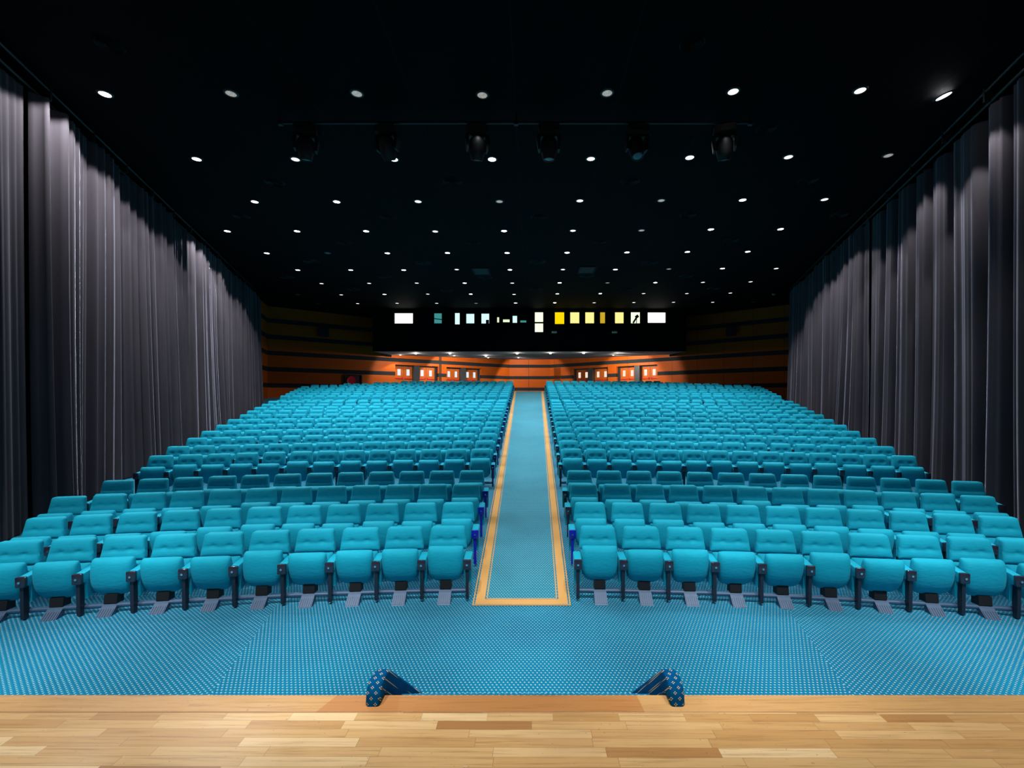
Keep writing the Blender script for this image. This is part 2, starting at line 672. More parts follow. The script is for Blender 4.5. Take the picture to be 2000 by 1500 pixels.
def bracket_bm():
    bm = bmesh.new()
    prism(bm, [(-0.235, 0.105), (-0.225, 0.20), (-0.12, 0.20), (-0.12, 0.09)], 'x', -0.066, 0.066)
    return bm


def rail_bm():
    bm = bmesh.new()
    prism(bm, [(-0.232, 0.058), (-0.240, 0.071), (-0.240, 0.088), (-0.225, 0.100), (-0.19, 0.100), (-0.18, 0.088), (-0.18, 0.058)], 'x', -0.258, 0.258)
    return bm


def plate_bm():
    bm = bmesh.new()
    prism(bm, [(-0.225, 0.098), (-0.255, 0.075), (-0.38, -0.030), (-0.39, -0.046), (-0.30, -0.035), (-0.215, 0.045)], 'x', -0.074, 0.074)
    for i in range(6):
        x = -0.060 + i * 0.024
        m = Matrix.Translation((x, -0.318, 0.026)) @ Matrix.Rotation(math.atan2(0.105, 0.125), 4, 'X')
        box(bm, -0.004, 0.004, -0.055, 0.055, -0.003, 0.003, M4=m)
    return bm


ME = {
    'backrest': mesh_from(back_bm(), 'backrest', M['fabric'], 45),
    'button_back': mesh_from(button_back_bm(), 'backrest', M['fabric'], 45),
    'lumbar': mesh_from(lumbar_bm(), 'lumbar_cushion', M['fabric'], 45),
    'cushion': mesh_from(cushion_bm(), 'seat_cushion', M['fabric'], 0),
    'arm': mesh_from(arm_pad_bm(), 'armrest', M['fabric'], 35),
    'arm_wide': mesh_from(arm_pad_bm(True, 0.046), 'armrest', M['fabric'], 35),
    'cap_wide': mesh_from(arm_cap_bm(True, 0.049), 'arm_cap', M['cap'], 35),
    'cap_blue_wide': mesh_from(arm_cap_bm(True, 0.049), 'arm_cap', M['blue'], 35),
    'cap': mesh_from(arm_cap_bm(), 'arm_cap', M['cap'], 35),
    'cap_blue': mesh_from(arm_cap_bm(), 'arm_cap', M['blue'], 35),
    'cap_deep': mesh_from(arm_cap_bm(), 'arm_cap', M['deepblue'], 35),
    'leg_deep': mesh_from(leg_bm(), 'support_leg', M['deepblue']),
    'lock': mesh_from(lock_bm(), 'lock', M['chrome'], 35),
    'leg': mesh_from(leg_bm(), 'support_leg', M['navy']),
    'leg_blue': mesh_from(leg_bm(), 'support_leg', M['blue']),
    'bracket': mesh_from(bracket_bm(), 'mounting_bracket', M['black']),
    'rail': mesh_from(rail_bm(), 'floor_rail', M['rail']),
    'plate': mesh_from(plate_bm(), 'foot_plate', M['plate']),
}

ORD = ['', 'first', 'second', 'third', 'fourth', 'fifth', 'sixth', 'seventh', 'eighth', 'ninth', 'tenth', 'eleventh', 'twelfth', 'thirteenth',
       'fourteenth', 'fifteenth', 'sixteenth', 'seventeenth', 'eighteenth', 'nineteenth', 'twentieth']

ROW_Y = [5.75, 6.62, 7.52, 8.32] + [10.09, 10.96, 11.88, 12.78, 13.70, 14.66, 15.60, 16.47, 17.33, 18.17, 19.07] + \
        [20.95 + 0.955 * k for k in range(10)]


def curvature(y):
    return max(0.0, 0.031 * (1 - (y - 5.75) / 15.0))


def edge_x(y, side):
    return -(0.79 + 0.0138 * (y - 5.5)) if side < 0 else 0.594 + 0.0148 * (y - 5.75)


def end_x(y):
    return min(6.9 + 0.305 * (y - 6), 8.2 + (29.65 - y) * 1.55)


def row_seats(ri, side):
    y0 = ROW_Y[ri]
    kap = curvature(y0)
    e = abs(edge_x(y0, side))
    # the end of the row is where the curved row meets the end line
    y_end = y0
    for _ in range(6):
        X = end_x(y_end)
        y_end = y0 - kap * X * X / 2 + kap * e * e / 2
    span = end_x(y_end) - e
    n = max(1, round(span / 0.531 / (1 if kap == 0 else math.cos(math.atan(kap * (e + span) / 2)))))
    if ri == 0:
        n = 12
    p = 0.535 if ri < 4 else span / n / (1 if kap == 0 else math.cos(math.atan(kap * (e + span) / 2)))
    p = min(max(p, 0.515), 0.545)
    out = []
    X = e + 0.2375
    for i in range(n):
        y = y0 - kap * (X * X - e * e) / 2
        th = math.atan(kap * X)
        out.append((side * X, y, -side * -1 * 0 + (th if side < 0 else -th), p))
        X += p * math.cos(th)
    return out


tips = random.Random(5)
individual, rest = [], []
for ri in range(len(ROW_Y)):
    for side in (-1, 1):
        for i, (x, y, rz, p) in enumerate(row_seats(ri, side)):
            inner = VX + F * (x - side * 0.24) / y
            if inner < -5 or inner > 2005:
                continue
            (individual if ri < 11 else rest).append((ri, side, i, x, y, rz, p, math.radians(tips.choice([-1, 2, 6, 8, 9, 10, 11, 12, 13, 15]) if i else tips.choice([-2, 0, 1]))))
last_of = {}
for r in individual:
    last_of[(r[0], r[1])] = r[2]

FRONT_MAT = {0: 'front', 1: 'second', 2: 'third', 3: 'fourth'}
for ri, side, i, x, y, rz, p, tip in individual:
    sd = 'left' if side < 0 else 'right'
    row = 'front row' if ri == 0 else ORD[ri + 1] + ' row'
    if i == 0:
        lab = f'turquoise tip-up seat at the aisle end, {sd} of the aisle, {row}'
    else:
        lab = f'turquoise tip-up seat, {ORD[i + 1]} {sd} of the central aisle, {row}'
    t = thing('theatre_seat', lab, 'seat', (x, y, floor_z(y)), rz, 'turquoise theatre seats')
    obj('backrest', ME['backrest' if ri < 4 else 'button_back'], parent=t)
    obj('lumbar_cushion', ME['lumbar'], parent=t)
    obj('seat_cushion', ME['cushion'], parent=t, loc=(0, -0.135, 0.206), rot=(tip, 0, 0))
    arms = [side * p / 2]
    if i == 0:
        arms.append(-side * p / 2)
    for k, ax in enumerate(arms):
        wd = '_wide' if ri < 4 else ''
        a = obj('armrest', ME['arm' + wd], parent=t, loc=(ax, 0, 0))
        blue = k == 1 and ri >= 1 and (side < 0 or ri == 1)
        obj('arm_cap', ME['cap_deep' if blue and ri >= 4 else ('cap_blue' if blue else 'cap') + wd], parent=a)
        if ri < 2 or k == 1:
            obj('lock', ME['lock'], parent=a)
        obj('support_leg', ME[('leg_blue' if ri < 4 else 'leg_deep') if blue else 'leg'], parent=t, loc=(ax, 0, 0))
    if ri == 0 or i == 0:
        obj('mounting_bracket', ME['bracket'], parent=t)
    if ri < 5 and (ri == 0 or i == 0):
        obj('floor_rail', ME['rail'], parent=t)
    if ri == 0:
        obj('foot_plate', ME['plate'], parent=t)

# the rear rows: one mass
protos = []
for bm, mi in ((button_back_bm(12, 10), 0), (lumbar_bm(6, 4), 0), (cushion_bm(12), 0), (arm_pad_bm(False), 0), (arm_cap_bm(False), 1), (leg_bm(), 2)):
    bm.verts.index_update()
    V = np.array([v.co[:] for v in bm.verts])
    protos.append((V, [[v.index for v in f.verts] for f in bm.faces], mi))
    bm.free()
verts, faces, mids = [], [], []
base = 0
for ri, side, i, x, y, rz, p, tip in rest:
    c, s = math.cos(rz), math.sin(rz)
    for q, (V, Fs, mi) in enumerate(protos):
        W = V.copy()
        offs = [(0.0, 0.0, 0.0)]
        if q == 2:
            ct, st = math.cos(tip), math.sin(tip)
            W = np.stack([W[:, 0], W[:, 1] * ct - W[:, 2] * st - 0.135, W[:, 1] * st + W[:, 2] * ct + 0.206], 1)
        if q >= 3:
            offs = [(side * p / 2, 0, 0)] + ([(-side * p / 2, 0, 0)] if i == 0 else [])
        for off in offs:
            U = W + np.array(off)
            X = U[:, 0] * c - U[:, 1] * s + x
            Y = U[:, 0] * s + U[:, 1] * c + y
            Z = U[:, 2] + floor_z(y)
            verts.append(np.stack([X, Y, Z], 1))
            m2 = 3 if (q == 4 and off[0] * side < 0 and side < 0) else mi
            for f in Fs:
                faces.append([a + base for a in f])
                mids.append(m2)
            base += len(U)
me = bpy.data.meshes.new('rear_theatre_seats')
me.from_pydata(np.concatenate(verts).tolist(), [], faces)
for k in ('fabric', 'cap', 'navy', 'deepblue'):
    me.materials.append(M[k])
me.polygons.foreach_set('material_index', mids)
me.polygons.foreach_set('use_smooth', [True] * len(me.polygons))
me.set_sharp_from_angle(angle=math.radians(40))
o = obj('theatre_seating', me)
o['kind'] = 'stuff'
tag(o, 'many more turquoise tip-up seats filling the rear rows up to the back wall', 'seats')

# ------------------------------------------------------------------ floor, stage, aisle
bm = bmesh.new()
ys = [-1.0, 5.526, 30.75, 39.5]
rows = [[bm.verts.new((X, Y, floor_z(Y))) for X in (-17.5, 17.5)] for Y in ys]
for a, b in zip(rows, rows[1:]):
    bm.faces.new((a[0], a[1], b[1], b[0]))
structure('floor', bm, M['carpet'])

STAGE = CAMZ - 1.5
bm = bmesh.new()
box(bm, -9.0, 9.0, -4.0, 2.200, 0.0, STAGE)
st = structure('floor_stage', bm, [M['parquet']])
st['kind'] = 'structure'
bm = bmesh.new()
box(bm, -9.0, 9.0, 2.200, 2.333, 0.0, STAGE, bevel=0.006)
structure('trim_stage', bm, M['edgeboard'])


def aisle_pt(u, y):
    """u in metres from the outer left edge (u<0: from the right edge)"""
    L = -(0.685 + 0.0181 * (y - 5.5))
    R = 0.4645 + 0.0148 * (y - 5.5)
    return (L + u) if u >= 0 else (R + u)


Y0, Y1 = 5.343, 30.7


def runner_sheet(u0, u1, ya, yb, dz):
    bm = bmesh.new()
    rows = []
    for Y in (ya, 5.53, yb) if ya < 5.53 < yb else (ya, yb):
        rows.append([bm.verts.new((aisle_pt(u0, Y), Y, floor_z(Y) + dz)), bm.verts.new((aisle_pt(u1, Y), Y, floor_z(Y) + dz))])
    for a, b in zip(rows, rows[1:]):
        bm.faces.new((a[0], a[1], b[1], b[0]))
    g = bmesh.ops.extrude_face_region(bm, geom=bm.faces[:])
    for v in [v for v in g['geom'] if isinstance(v, bmesh.types.BMVert)]:
        v.co.z -= 0.004
    bmesh.ops.recalc_face_normals(bm, faces=bm.faces)
    return bm


run = thing('aisle_runner', 'teal dotted runner with a gold border up the sloping central aisle', 'carpet', (0, 0, 0))
obj('pile', runner_sheet(0.0, -1e-6, Y0, Y1, 0.008), M['runner'], run)


def border(name, u, w, front_y, front_w):
    """a U of carpet strip: left side, front, right side, as one connected mesh"""
    bm = bmesh.new()
    yF = front_y
    yF2 = front_y + front_w
    dz = 0.0115
    ysl = [yF, yF2, Y1]
    Lo = [bm.verts.new((aisle_pt(u, Y), Y, floor_z(Y) + dz)) for Y in ysl]
    Li = [bm.verts.new((aisle_pt(u + w, Y), Y, floor_z(Y) + dz)) for Y in ysl[1:]]
    Ro = [bm.verts.new((aisle_pt(-u - 1e-6, Y), Y, floor_z(Y) + dz)) for Y in ysl]
    Ri = [bm.verts.new((aisle_pt(-u - w, Y), Y, floor_z(Y) + dz)) for Y in ysl[1:]]
    bm.faces.new((Lo[0], Li[0], Lo[1]))
    bm.faces.new((Lo[1], Li[0], Li[1], Lo[2]))
    bm.faces.new((Ro[1], Ri[0], Ro[0]))
    bm.faces.new((Ro[1], Ro[2], Ri[1], Ri[0]))
    bm.faces.new((Lo[0], Ro[0], Ri[0], Li[0]))
    g = bmesh.ops.extrude_face_region(bm, geom=bm.faces[:])
    for v in [v for v in g['geom'] if isinstance(v, bmesh.types.BMVert)]:
        v.co.z -= 0.004
    bmesh.ops.recalc_face_normals(bm, faces=bm.faces)
    obj(name, bm, M['gold'], run)


border('border_band', 0.030, 0.105, Y0 + 0.028, 0.130)
border('border_line', 0.000, 0.014, Y0, 0.014)
border('border_line', 0.152, 0.013, Y0 + 0.175, 0.013)

# steps down from the stage with carpeted cheeks
stp = thing('stage_steps', 'carpeted steps down from the stage with rounded dark blue flowered cheeks', 'steps', (0, 2.335, 0.0))
bm = bmesh.new()
n = 5
rise, tread = STAGE / n, 0.288
pts = [(0.0, 0.0)]
for q in range(1, n):
    z = STAGE - q * rise
    pts += [((q - 1) * tread, z), (q * tread, z)]
pts += [((n - 1) * tread, 0.0)]
prism(bm, pts, 'x', -0.735, 0.675)
obj('stair_flight', bm, M['carpet'], stp)
prof = [(-0.095, 0.0), (-0.092, 0.045), (-0.080, 0.075), (-0.055, 0.095), (-0.02, 0.104), (0.025, 0.102), (0.065, 0.090), (0.10, 0.068),
        (0.86, -0.545), (1.26, -0.87), (1.28, -STAGE), (1.16, -STAGE), (0.0, -0.15), (0.003, 0.0)]
for x0, x1 in ((-0.808, -0.735), (0.678, 0.752)):
    bm = bmesh.new()
    prism(bm, [(a, b + STAGE) for a, b in prof], 'x', x0, x1)
    es = [e for e in bm.edges if abs(e.verts[0].co.x - e.verts[1].co.x) < 1e-6 and min(v.co.z for v in e.verts) > STAGE - 0.6]
    bmesh.ops.bevel(bm, geom=es, offset=0.018, segments=3, affect='EDGES', profile=0.5)
    obj('cheek', bm, M['flower'], stp, smooth=50)

# ------------------------------------------------------------------ ceiling and walls
bm = bmesh.new()
box(bm, -17.5, 17.5, -1.0, 39.5, CEIL, CEIL + 0.15)
structure('ceiling', bm, M['ceiling'])

LW0, LW1 = Vector((-7.02, 2.2)), Vector((-15.35, 26.85))
LW0 = Vector((LW1.x + 0.354 * 24.0, LW1.y - 24.0))
RW1 = Vector((14.85, 26.4))
RW0 = Vector((RW1.x - 0.335 * 24.0, RW1.y - 24.0))
CL, CR = Vector((-1.78, 38.2)), Vector((1.57, 38.2))


def wall_piece(bm, p, q, z0, z1, thick=0.15, out=1):
    d = (q - p).normalized()
    nrm = Vector((d.y, -d.x)) * thick * out
    prism(bm, [(p.x, p.y), (q.x, q.y), (q.x + nrm.x, q.y + nrm.y), (p.x + nrm.x, p.y + nrm.y)], 'z', z0, z1)


bm = bmesh.new()
wall_piece(bm, LW0, LW1, 0, CEIL, out=-1)
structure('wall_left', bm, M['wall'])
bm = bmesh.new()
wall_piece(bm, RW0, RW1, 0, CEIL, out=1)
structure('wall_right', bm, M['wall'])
bm = bmesh.new()
wall_piece(bm, CL + Vector((-.05, 0)), CR + Vector((.05, 0)), 2.0, CEIL, out=-1)
structure('wall_back', bm, M['wall'])


def hit(p, q, px):
    """point of the wall line p-q on the sight line through column px"""
    k = (px - VX) / F
    d = q - p
    t = (k * p.y - p.x) / (d.x - k * d.y)
    return p + d * t


DOOR_TOP = CAMZ + 2.34
REC = 0.42
door_n = [0]


def diagonal(name, p, q, openings, mirror):
    """p: outer corner, q: centre fold; openings: (x outer, x inner) in frame columns, outer first"""
    d = (q - p).normalized()
    back = Vector((-d.y, d.x)) if not mirror else Vector((d.y, -d.x))
    bm = bmesh.new()
    cuts = [p]
    for a, b in openings:
        cuts += [hit(p, q, a), hit(p, q, b)]
    cuts.append(q)
    ts = [(c - p).length for c in cuts]
    zl = [1.8, DOOR_TOP, CEIL]
    V = {}

    def vert(i, j):
        if (i, j) not in V:
            V[i, j] = bm.verts.new((p.x + d.x * ts[i], p.y + d.y * ts[i], zl[j]))
        return V[i, j]
    for i in range(len(ts) - 1):
        for j in (0, 1):
            if j == 0 and i % 2 == 1:
                continue
            bm.faces.new((vert(i, j), vert(i + 1, j), vert(i + 1, j + 1), vert(i, j + 1)))
    g = bmesh.ops.extrude_face_region(bm, geom=bm.faces[:])
    for v in [v for v in g['geom'] if isinstance(v, bmesh.types.BMVert)]:
        v.co += Vector((back.x, back.y, 0)) * 0.2
    bmesh.ops.recalc_face_normals(bm, faces=bm.faces)
    structure(name, bm, M['wall'])
    return d, back


def local_frame(p, d, back):
    m = Matrix.Identity(4)
    m.col[0] = (d.x, d.y, 0, 0)
    m.col[1] = (back.x, back.y, 0, 0)
    m.col[2] = (0, 0, 1, 0)
    m.col[3] = (p.x, p.y, 0, 1)
    return m


FZ = 2.876


def put_doors(p, q, d, back, a, b, pane, words):
    """one recess with two double doors and a dark pillar between them"""
    A, B = hit(p, q, a), hit(p, q, b)
    W = (B - A).length
    Mx = local_frame(A, d, back)
    jamb = 0.10
    pil = 0.42
    lw = (W - 2 * jamb - pil) / 4
    # dark lining of the recess
    bm = bmesh.new()
    prof = [(-0.14, FZ), (-0.14, DOOR_TOP + 0.10), (W + 0.14, DOOR_TOP + 0.10), (W + 0.14, FZ), (W - 0.0, FZ), (W - 0.0, DOOR_TOP), (0.0, DOOR_TOP), (0.0, FZ)]
    prism(bm, prof, 'y', 0.205, REC + 0.06)
    bmesh.ops.transform(bm, matrix=Mx, verts=bm.verts)
    trim_i[0] += 1
    structure(f'trim_{trim_i[0]}', bm, M['frame'])
    bm = bmesh.new()
    prism(bm, [(W / 2 - pil / 2, 0.08), (W / 2 + pil / 2, 0.08), (W / 2 + pil / 2, REC + .06), (W / 2 - pil / 2, REC + .06)], 'z', FZ, DOOR_TOP)
    bmesh.ops.transform(bm, matrix=Mx, verts=bm.verts)
    trim_i[0] += 1
    structure(f'trim_{trim_i[0]}', bm, M['frame'])
    for s in (0, 1):
        x0 = jamb if s == 0 else W / 2 + pil / 2
        door_n[0] += 1
        root = bpy.data.objects.new(f'door_{door_n[0]}', None)
        link(root)
        root['kind'] = 'structure'
        root['label'] = words[s]
        root.matrix_world = Matrix.Identity(4)
        fr = bmesh.new()
        w2 = lw * 2
        prof = [(x0 - .06, FZ), (x0 - .06, DOOR_TOP - .02), (x0 + w2 + .06, DOOR_TOP - .02), (x0 + w2 + .06, FZ), (x0 + w2, FZ), (x0 + w2, DOOR_TOP - .09), (x0, DOOR_TOP - .09), (x0, FZ)]
        prism(fr, prof, 'y', REC - 0.06, REC + 0.03)
        bmesh.ops.transform(fr, matrix=Mx, verts=fr.verts)
        obj('door_frame', fr, M['frame'], root)
        for k in (0, 1):
            lx = x0 + k * lw
            lf = bmesh.new()
            box(lf, lx + .006, lx + lw - .006, REC - 0.02, REC + 0.03, FZ + 0.01, DOOR_TOP - .09, bevel=0.004, seg=1)
            bmesh.ops.transform(lf, matrix=Mx, verts=lf.verts)
            leaf = obj('door_leaf', lf, M['doorwood'], root)
            vp = bmesh.new()
            cx = lx + lw * 0.52
            hw = lw * 0.17
            zc = DOOR_TOP - 0.50
            box(vp, cx - hw, cx + hw, REC - 0.027, REC - 0.012, zc - .22, zc + .22)
            bmesh.ops.transform(vp, matrix=Mx, verts=vp.verts)
            obj('vision_panel', vp, M[pane], leaf)
            pb = bmesh.new()
            box(pb, lx + .05, lx + lw - .05, REC - 0.09, REC - 0.055, FZ + .92, FZ + .97, bevel=0.008)
            hx = lx + (lw - .10 if k == 0 else .10)
            box(pb, hx - .03, hx + .03, REC - 0.10, REC - 0.02, FZ + .90, FZ + 1.04, bevel=0.01)
            bmesh.ops.transform(pb, matrix=Mx, verts=pb.verts)
            obj('push_bar', pb, M['red'], leaf)


trim_i = [0]
LOPEN = [(772, 856), (872, 940)]
ROPEN = [(1284, 1204), (1187, 1118)]
dl, bl = diagonal('wall_back_left', LW1, CL, LOPEN, False)
dr, br = diagonal('wall_back_right', RW1, CR, ROPEN, True)
put_doors(LW1, CL, dl, bl, 772, 856, 'pane_cool', ('brightly lit orange double door beside the fire hose reel', 'lit orange double door, second from the fire hose reel'))
put_doors(LW1, CL, dl, bl, 872, 940, 'pane_cool', ('orange double door, third from the fire hose reel', 'shaded orange double door left of the centre wall'))
put_doors(RW1, CR, dr, br, 1284, 1204, 'pane_warm', ('outermost orange double door on the right with warm panes', 'orange double door, second from the right, between dark pillars'))
put_doors(RW1, CR, dr, br, 1187, 1118, 'pane_warm', ('orange double door, third from the right with warm panes', 'dark double door right of the centre wall'))

# a plain veneer column right of the centre wall
bm = bmesh.new()
c0, c1 = hit(RW1, CR, 1095), hit(RW1, CR, 1082)
wall_piece(bm, c0, c1, FZ, CAMZ + 2.5, thick=0.06, out=1)
structure('trim_column', bm, M['doorwood'])

# projection booth
BY = 27.9
BX0, BX1 = at(728, 0, BY).x, at(1340, 0, BY).x
BZ = at(0, 686.5, BY).z
wins = [
    (768.5, 807.5, 610, 632.7, 'win_white', 'wide glaring white booth window at the far left'),
    (846, 864, 610, 632.7, 'win_teal', 'dim teal booth window with a slanted shade'),
    (886.7, 899, 609.5, 634.7, 'win_cyan', 'narrow pale blue booth window left of the square one'),
    (909, 927.5, 611, 632.7, 'win_cyan', 'bright square bluish booth window'),
    (938.7, 956.5, 610.7, 633, 'win_cyan', 'pale blue booth window with a dark box in its corner'),
    (969.5, 976, 617.7, 631, 'win_cream', 'small upright cream booth port'),
    (981, 996.5, 622, 630.5, 'win_cream', 'low wide cream booth port'),
    (1000, 1011, 615, 631.7, 'win_cyan', 'small upright pale blue booth port'),
    (1015, 1029, 624, 631, 'win_teal', 'low dim booth port with equipment behind'),
    (1043.6, 1062, 608, 649.7, 'win_mint', 'tall two-pane booth window above the aisle'),
    (1082.7, 1103.3, 608, 634, 'win_yellow', 'deep yellow booth window'),
    (1112.6, 1133, 608, 632.6, 'win_pale', 'pale yellow booth window beside the deep yellow one'),
    (1142, 1162, 608, 632.6, 'win_pale', 'pale yellow booth window left of the narrow ochre one'),
    (1171, 1183.5, 608, 632.6, 'win_ochre', 'narrow ochre booth window'),
    (1200, 1220, 608, 632.6, 'win_pale', 'pale yellow booth window right of the narrow ochre one'),
    (1231, 1252, 608, 632.6, 'win_mint', 'pale mint booth window with a followspot behind'),
    (1264, 1302, 608.6, 631.5, 'win_white', 'wide glaring white booth window at the far right'),
]
xs = sorted({BX0, BX1} | {at(w[k], 0, BY).x for w in wins for k in (0, 1)})
zs = sorted({BZ, CEIL} | {at(0, w[k], BY).z for w in wins for k in (2, 3)})
bm = bmesh.new()
cache = {}


def gv(x, z, y=BY):
    k = (round(x, 5), round(z, 5), round(y, 4))
    if k not in cache:
        cache[k] = bm.verts.new((x, y, z))
    return cache[k]


for xa, xb in zip(xs, xs[1:]):
    for za, zb in zip(zs, zs[1:]):
        cx, cz = (xa + xb) / 2, (za + zb) / 2
        if any(at(w[0], 0, BY).x < cx < at(w[1], 0, BY).x and at(0, w[3], BY).z < cz < at(0, w[2], BY).z for w in wins):
            continue
        bm.faces.new((gv(xa, za), gv(xb, za), gv(xb, zb), gv(xa, zb)))
for X in (BX0, BX1):
    zz = [z for z in zs]
    ring = [gv(X, z) for z in zz]
    far = [gv(X, z, 32.5) for z in (CEIL, BZ)]
    bm.faces.new(ring + far)
structure('wall_booth', bm, M['booth'])
# soffit under the booth, rising a little towards the back wall
bm = bmesh.new()
zb = at(0, 702, 38.2).z
ca = [(BX0, BY, BZ), (BX1, BY, BZ)]
slope = (zb - BZ) / (38.2 - BY)
pl = [(BX0, BY), (BX1, BY), (BX1, 31.4), (1.6, 38.35), (-1.8, 38.35), (BX0, 31.8)]
lo = [bm.verts.new((x, y, BZ + (y - BY) * slope)) for x, y in pl]
hi = [bm.verts.new((x, y, BZ + (y - BY) * slope + 0.12)) for x, y in pl]
bm.faces.new(lo[::-1])
bm.faces.new(hi)
for i in range(len(pl)):
    j = (i + 1) % len(pl)
    bm.faces.new((lo[i], lo[j], hi[j], hi[i]))
bmesh.ops.recalc_face_normals(bm, faces=bm.faces)
structure('ceiling_soffit', bm, M['soffit'])

for k, (xa, xb, ya, yb, mat, lab) in enumerate(wins):
    a, b = at(xa, yb, BY), at(xb, ya, BY)
    root = bpy.data.objects.new(f'window_{k + 1}', None)
    link(root)
    root['kind'] = 'structure'
    root['label'] = lab
    t = 0.035
    bm = bmesh.new()
    x0, x1, z0, z1 = a.x, b.x, a.z, b.z
    O = [(x0, z0), (x1, z0), (x1, z1), (x0, z1)]
    I = [(x0 + t, z0 + t), (x1 - t, z0 + t), (x1 - t, z1 - t), (x0 + t, z1 - t)]
    for y_a, y_b in ((BY - 0.02, BY + 0.22),):
        of, ob = [bm.verts.new((x, y_a, z)) for x, z in O], [bm.verts.new((x, y_b, z)) for x, z in O]
        inf, inb = [bm.verts.new((x, y_a, z)) for x, z in I], [bm.verts.new((x, y_b, z)) for x, z in I]
        for i in range(4):
            j = (i + 1) % 4
            bm.faces.new((of[i], of[j], inf[j], inf[i]))
            bm.faces.new((ob[j], ob[i], inb[i], inb[j]))
            bm.faces.new((of[j], of[i], ob[i], ob[j]))
            bm.faces.new((inf[i], inf[j], inb[j], inb[i]))
    if k == 9:
        zm = at(0, 630, BY).z
        box(bm, x0 + t, x1 - t, BY, BY + 0.1, zm - .04, zm + .04)
    bmesh.ops.recalc_face_normals(bm, faces=bm.faces)
    obj('window_frame', bm, M['booth'], root)
    bm = bx(x0 + t * .5, x1 - t * .5, BY + 0.17, BY + 0.19, z0 + t * .5, z1 - t * .5)
    obj('window_pane', bm, M[mat], root)
    if k == 1:
        m4 = Matrix.Translation(((x0 + x1) / 2, BY + .15, z0 + (z1 - z0) * .45)) @ Matrix.Rotation(math.radians(8), 4, 'Y')
        obj('blind_rail', bx(-(x1 - x0) * .48, (x1 - x0) * .48, -.01, .01, -.025, .025, M4=m4), M['dark'], root)

# followspot and box that stand behind booth windows
x = at(1243, 0, BY + .1).x
t = thing('followspot', 'dark tilted followspot on a stand behind the pale mint booth window', 'spotlight', (x, BY + 0.1, at(0, 632, BY).z))
m4 = Matrix.Translation((0.03, 0, 0.44)) @ Matrix.Rotation(math.radians(-38), 4, 'Y')
obj('lamp_head', bx(-.10, .10, -.06, .06, -.09, .09, bevel=.02, M4=m4), M['win_teal'] if False else M['dark'], t)
bm = bmesh.new()
tube(bm, (-0.0, 0, .38), (-0.2, 0, .06), .055, 10)
obj('barrel', bm, M['frame'], t)
bm = bmesh.new()
tube(bm, (0.02, .02, .36), (0.0, .02, 0), .025, 8)
obj('stand', bm, M['dark'], t)
x = at(952, 0, BY + .1).x
tag(obj('equipment_box', bx(-.09, .09, -.06, .05, 0, .24, bevel=.02, ), M['frame'], loc=(x, BY + .1, at(0, 632, BY).z)), 'small dark box in the corner of a pale blue booth window', 'box')

for px, w in ((1082.5, 'below the deep yellow booth window'), (1200, 'below the window right of the ochre one')):
    c = at(px, 649, BY)
    t = thing('emergency_light', f'small beige light on the booth front {w}', 'light', (c.x, BY - 0.005, c.z), 0, 'beige emergency lights')
    obj('housing', bx(-.16, .16, -.10, 0.0, -.06, .06, bevel=.02), M['beige'], t)
    obj('cover', bx(-.13, .13, -.115, -.09, -.04, .03, bevel=.01), M['beige'], t)

# wall speakers
def speaker(px, py, wallp, wallq, w, h, lab, mirror, turn=0.35):
    c = hit(wallp, wallq, px)
    d = (wallq - wallp).normalized()
    nrm = Vector((d.y, -d.x)) if not mirror else Vector((-d.y, d.x))
    ang = math.atan2(nrm.x, -nrm.y) + turn
    z = CAMZ - (py - VY) / F * c.y
    t = thing('wall_speaker', lab, 'speaker', (c.x + nrm.x * 0.30, c.y + nrm.y * 0.30, z), ang, 'black wall speakers')
    pts = [(-w / 2, -.16), (w / 2, -.16), (w * .42, .14), (-w * .42, .14)]
    bm = bmesh.new()
    prism(bm, pts, 'z', -h / 2, h / 2)
    obj('cabinet', bm, M['speaker'], t)
    obj('grille', bx(-w * .46, w * .46, -.175, -.16, -h * .46, h * .46, bevel=.008), M['black'], t)
    bm = bmesh.new()
    tube(bm, (0, .14, .0), (0, .30, .0), .035, 8)
    box(bm, -.10, .10, .26, .30, -.12, .12)
    obj('bracket', bm, M['black'], t)


speaker(629, 650, LW1, CL, .62, .52, 'black speaker on the striped back wall left of the booth', False, -0.3)
speaker(1431, 648, RW1, CR, .60, .54, 'black speaker on the striped back wall right of the booth', True, 0.3)
speaker(521.5, 633, LW0, LW1, .50, .62, 'black speaker in the corner beside the left curtain', True, 0.5)
speaker(1546.5, 630, RW0, RW1, .46, .62, 'black speaker in the corner beside the right curtain', False, -0.5)

# fire hose reel
c = hit(LW1, CL, 689)
nrm = Vector((dl.y, -dl.x))
zc = CAMZ - (743.5 - VY) / F * c.y
t = thing('hose_reel', 'red fire hose reel in a dark open cabinet on the striped wall', 'fire hose', (c.x + nrm.x * .03, c.y + nrm.y * .03, zc), math.atan2(nrm.x, -nrm.y))
bm = bmesh.new()
w, h, dp = 0.55, 0.40, 0.14
O = [(-w, -h), (w, -h), (w, h), (-w, h)]
for q in (((-w, -w + .04), (-h, h)), ((w - .04, w), (-h, h)), ((-w, w), (-h, -h + .04)), ((-w, w), (h - .04, h))):
    pass
box(bm, -w, w, -0.02, 0.02, -h, h)
bmesh.ops.delete(bm, geom=[], context='VERTS')
obj('back_panel', bm, M['maroon'], t)
bm = bmesh.new()
o4 = [bm.verts.new((x, y, z)) for y in (-dp, 0.0) for x, z in O]
i4 = [bm.verts.new((x * .92, y, z * .9)) for y in (-dp, 0.0) for x, z in O]
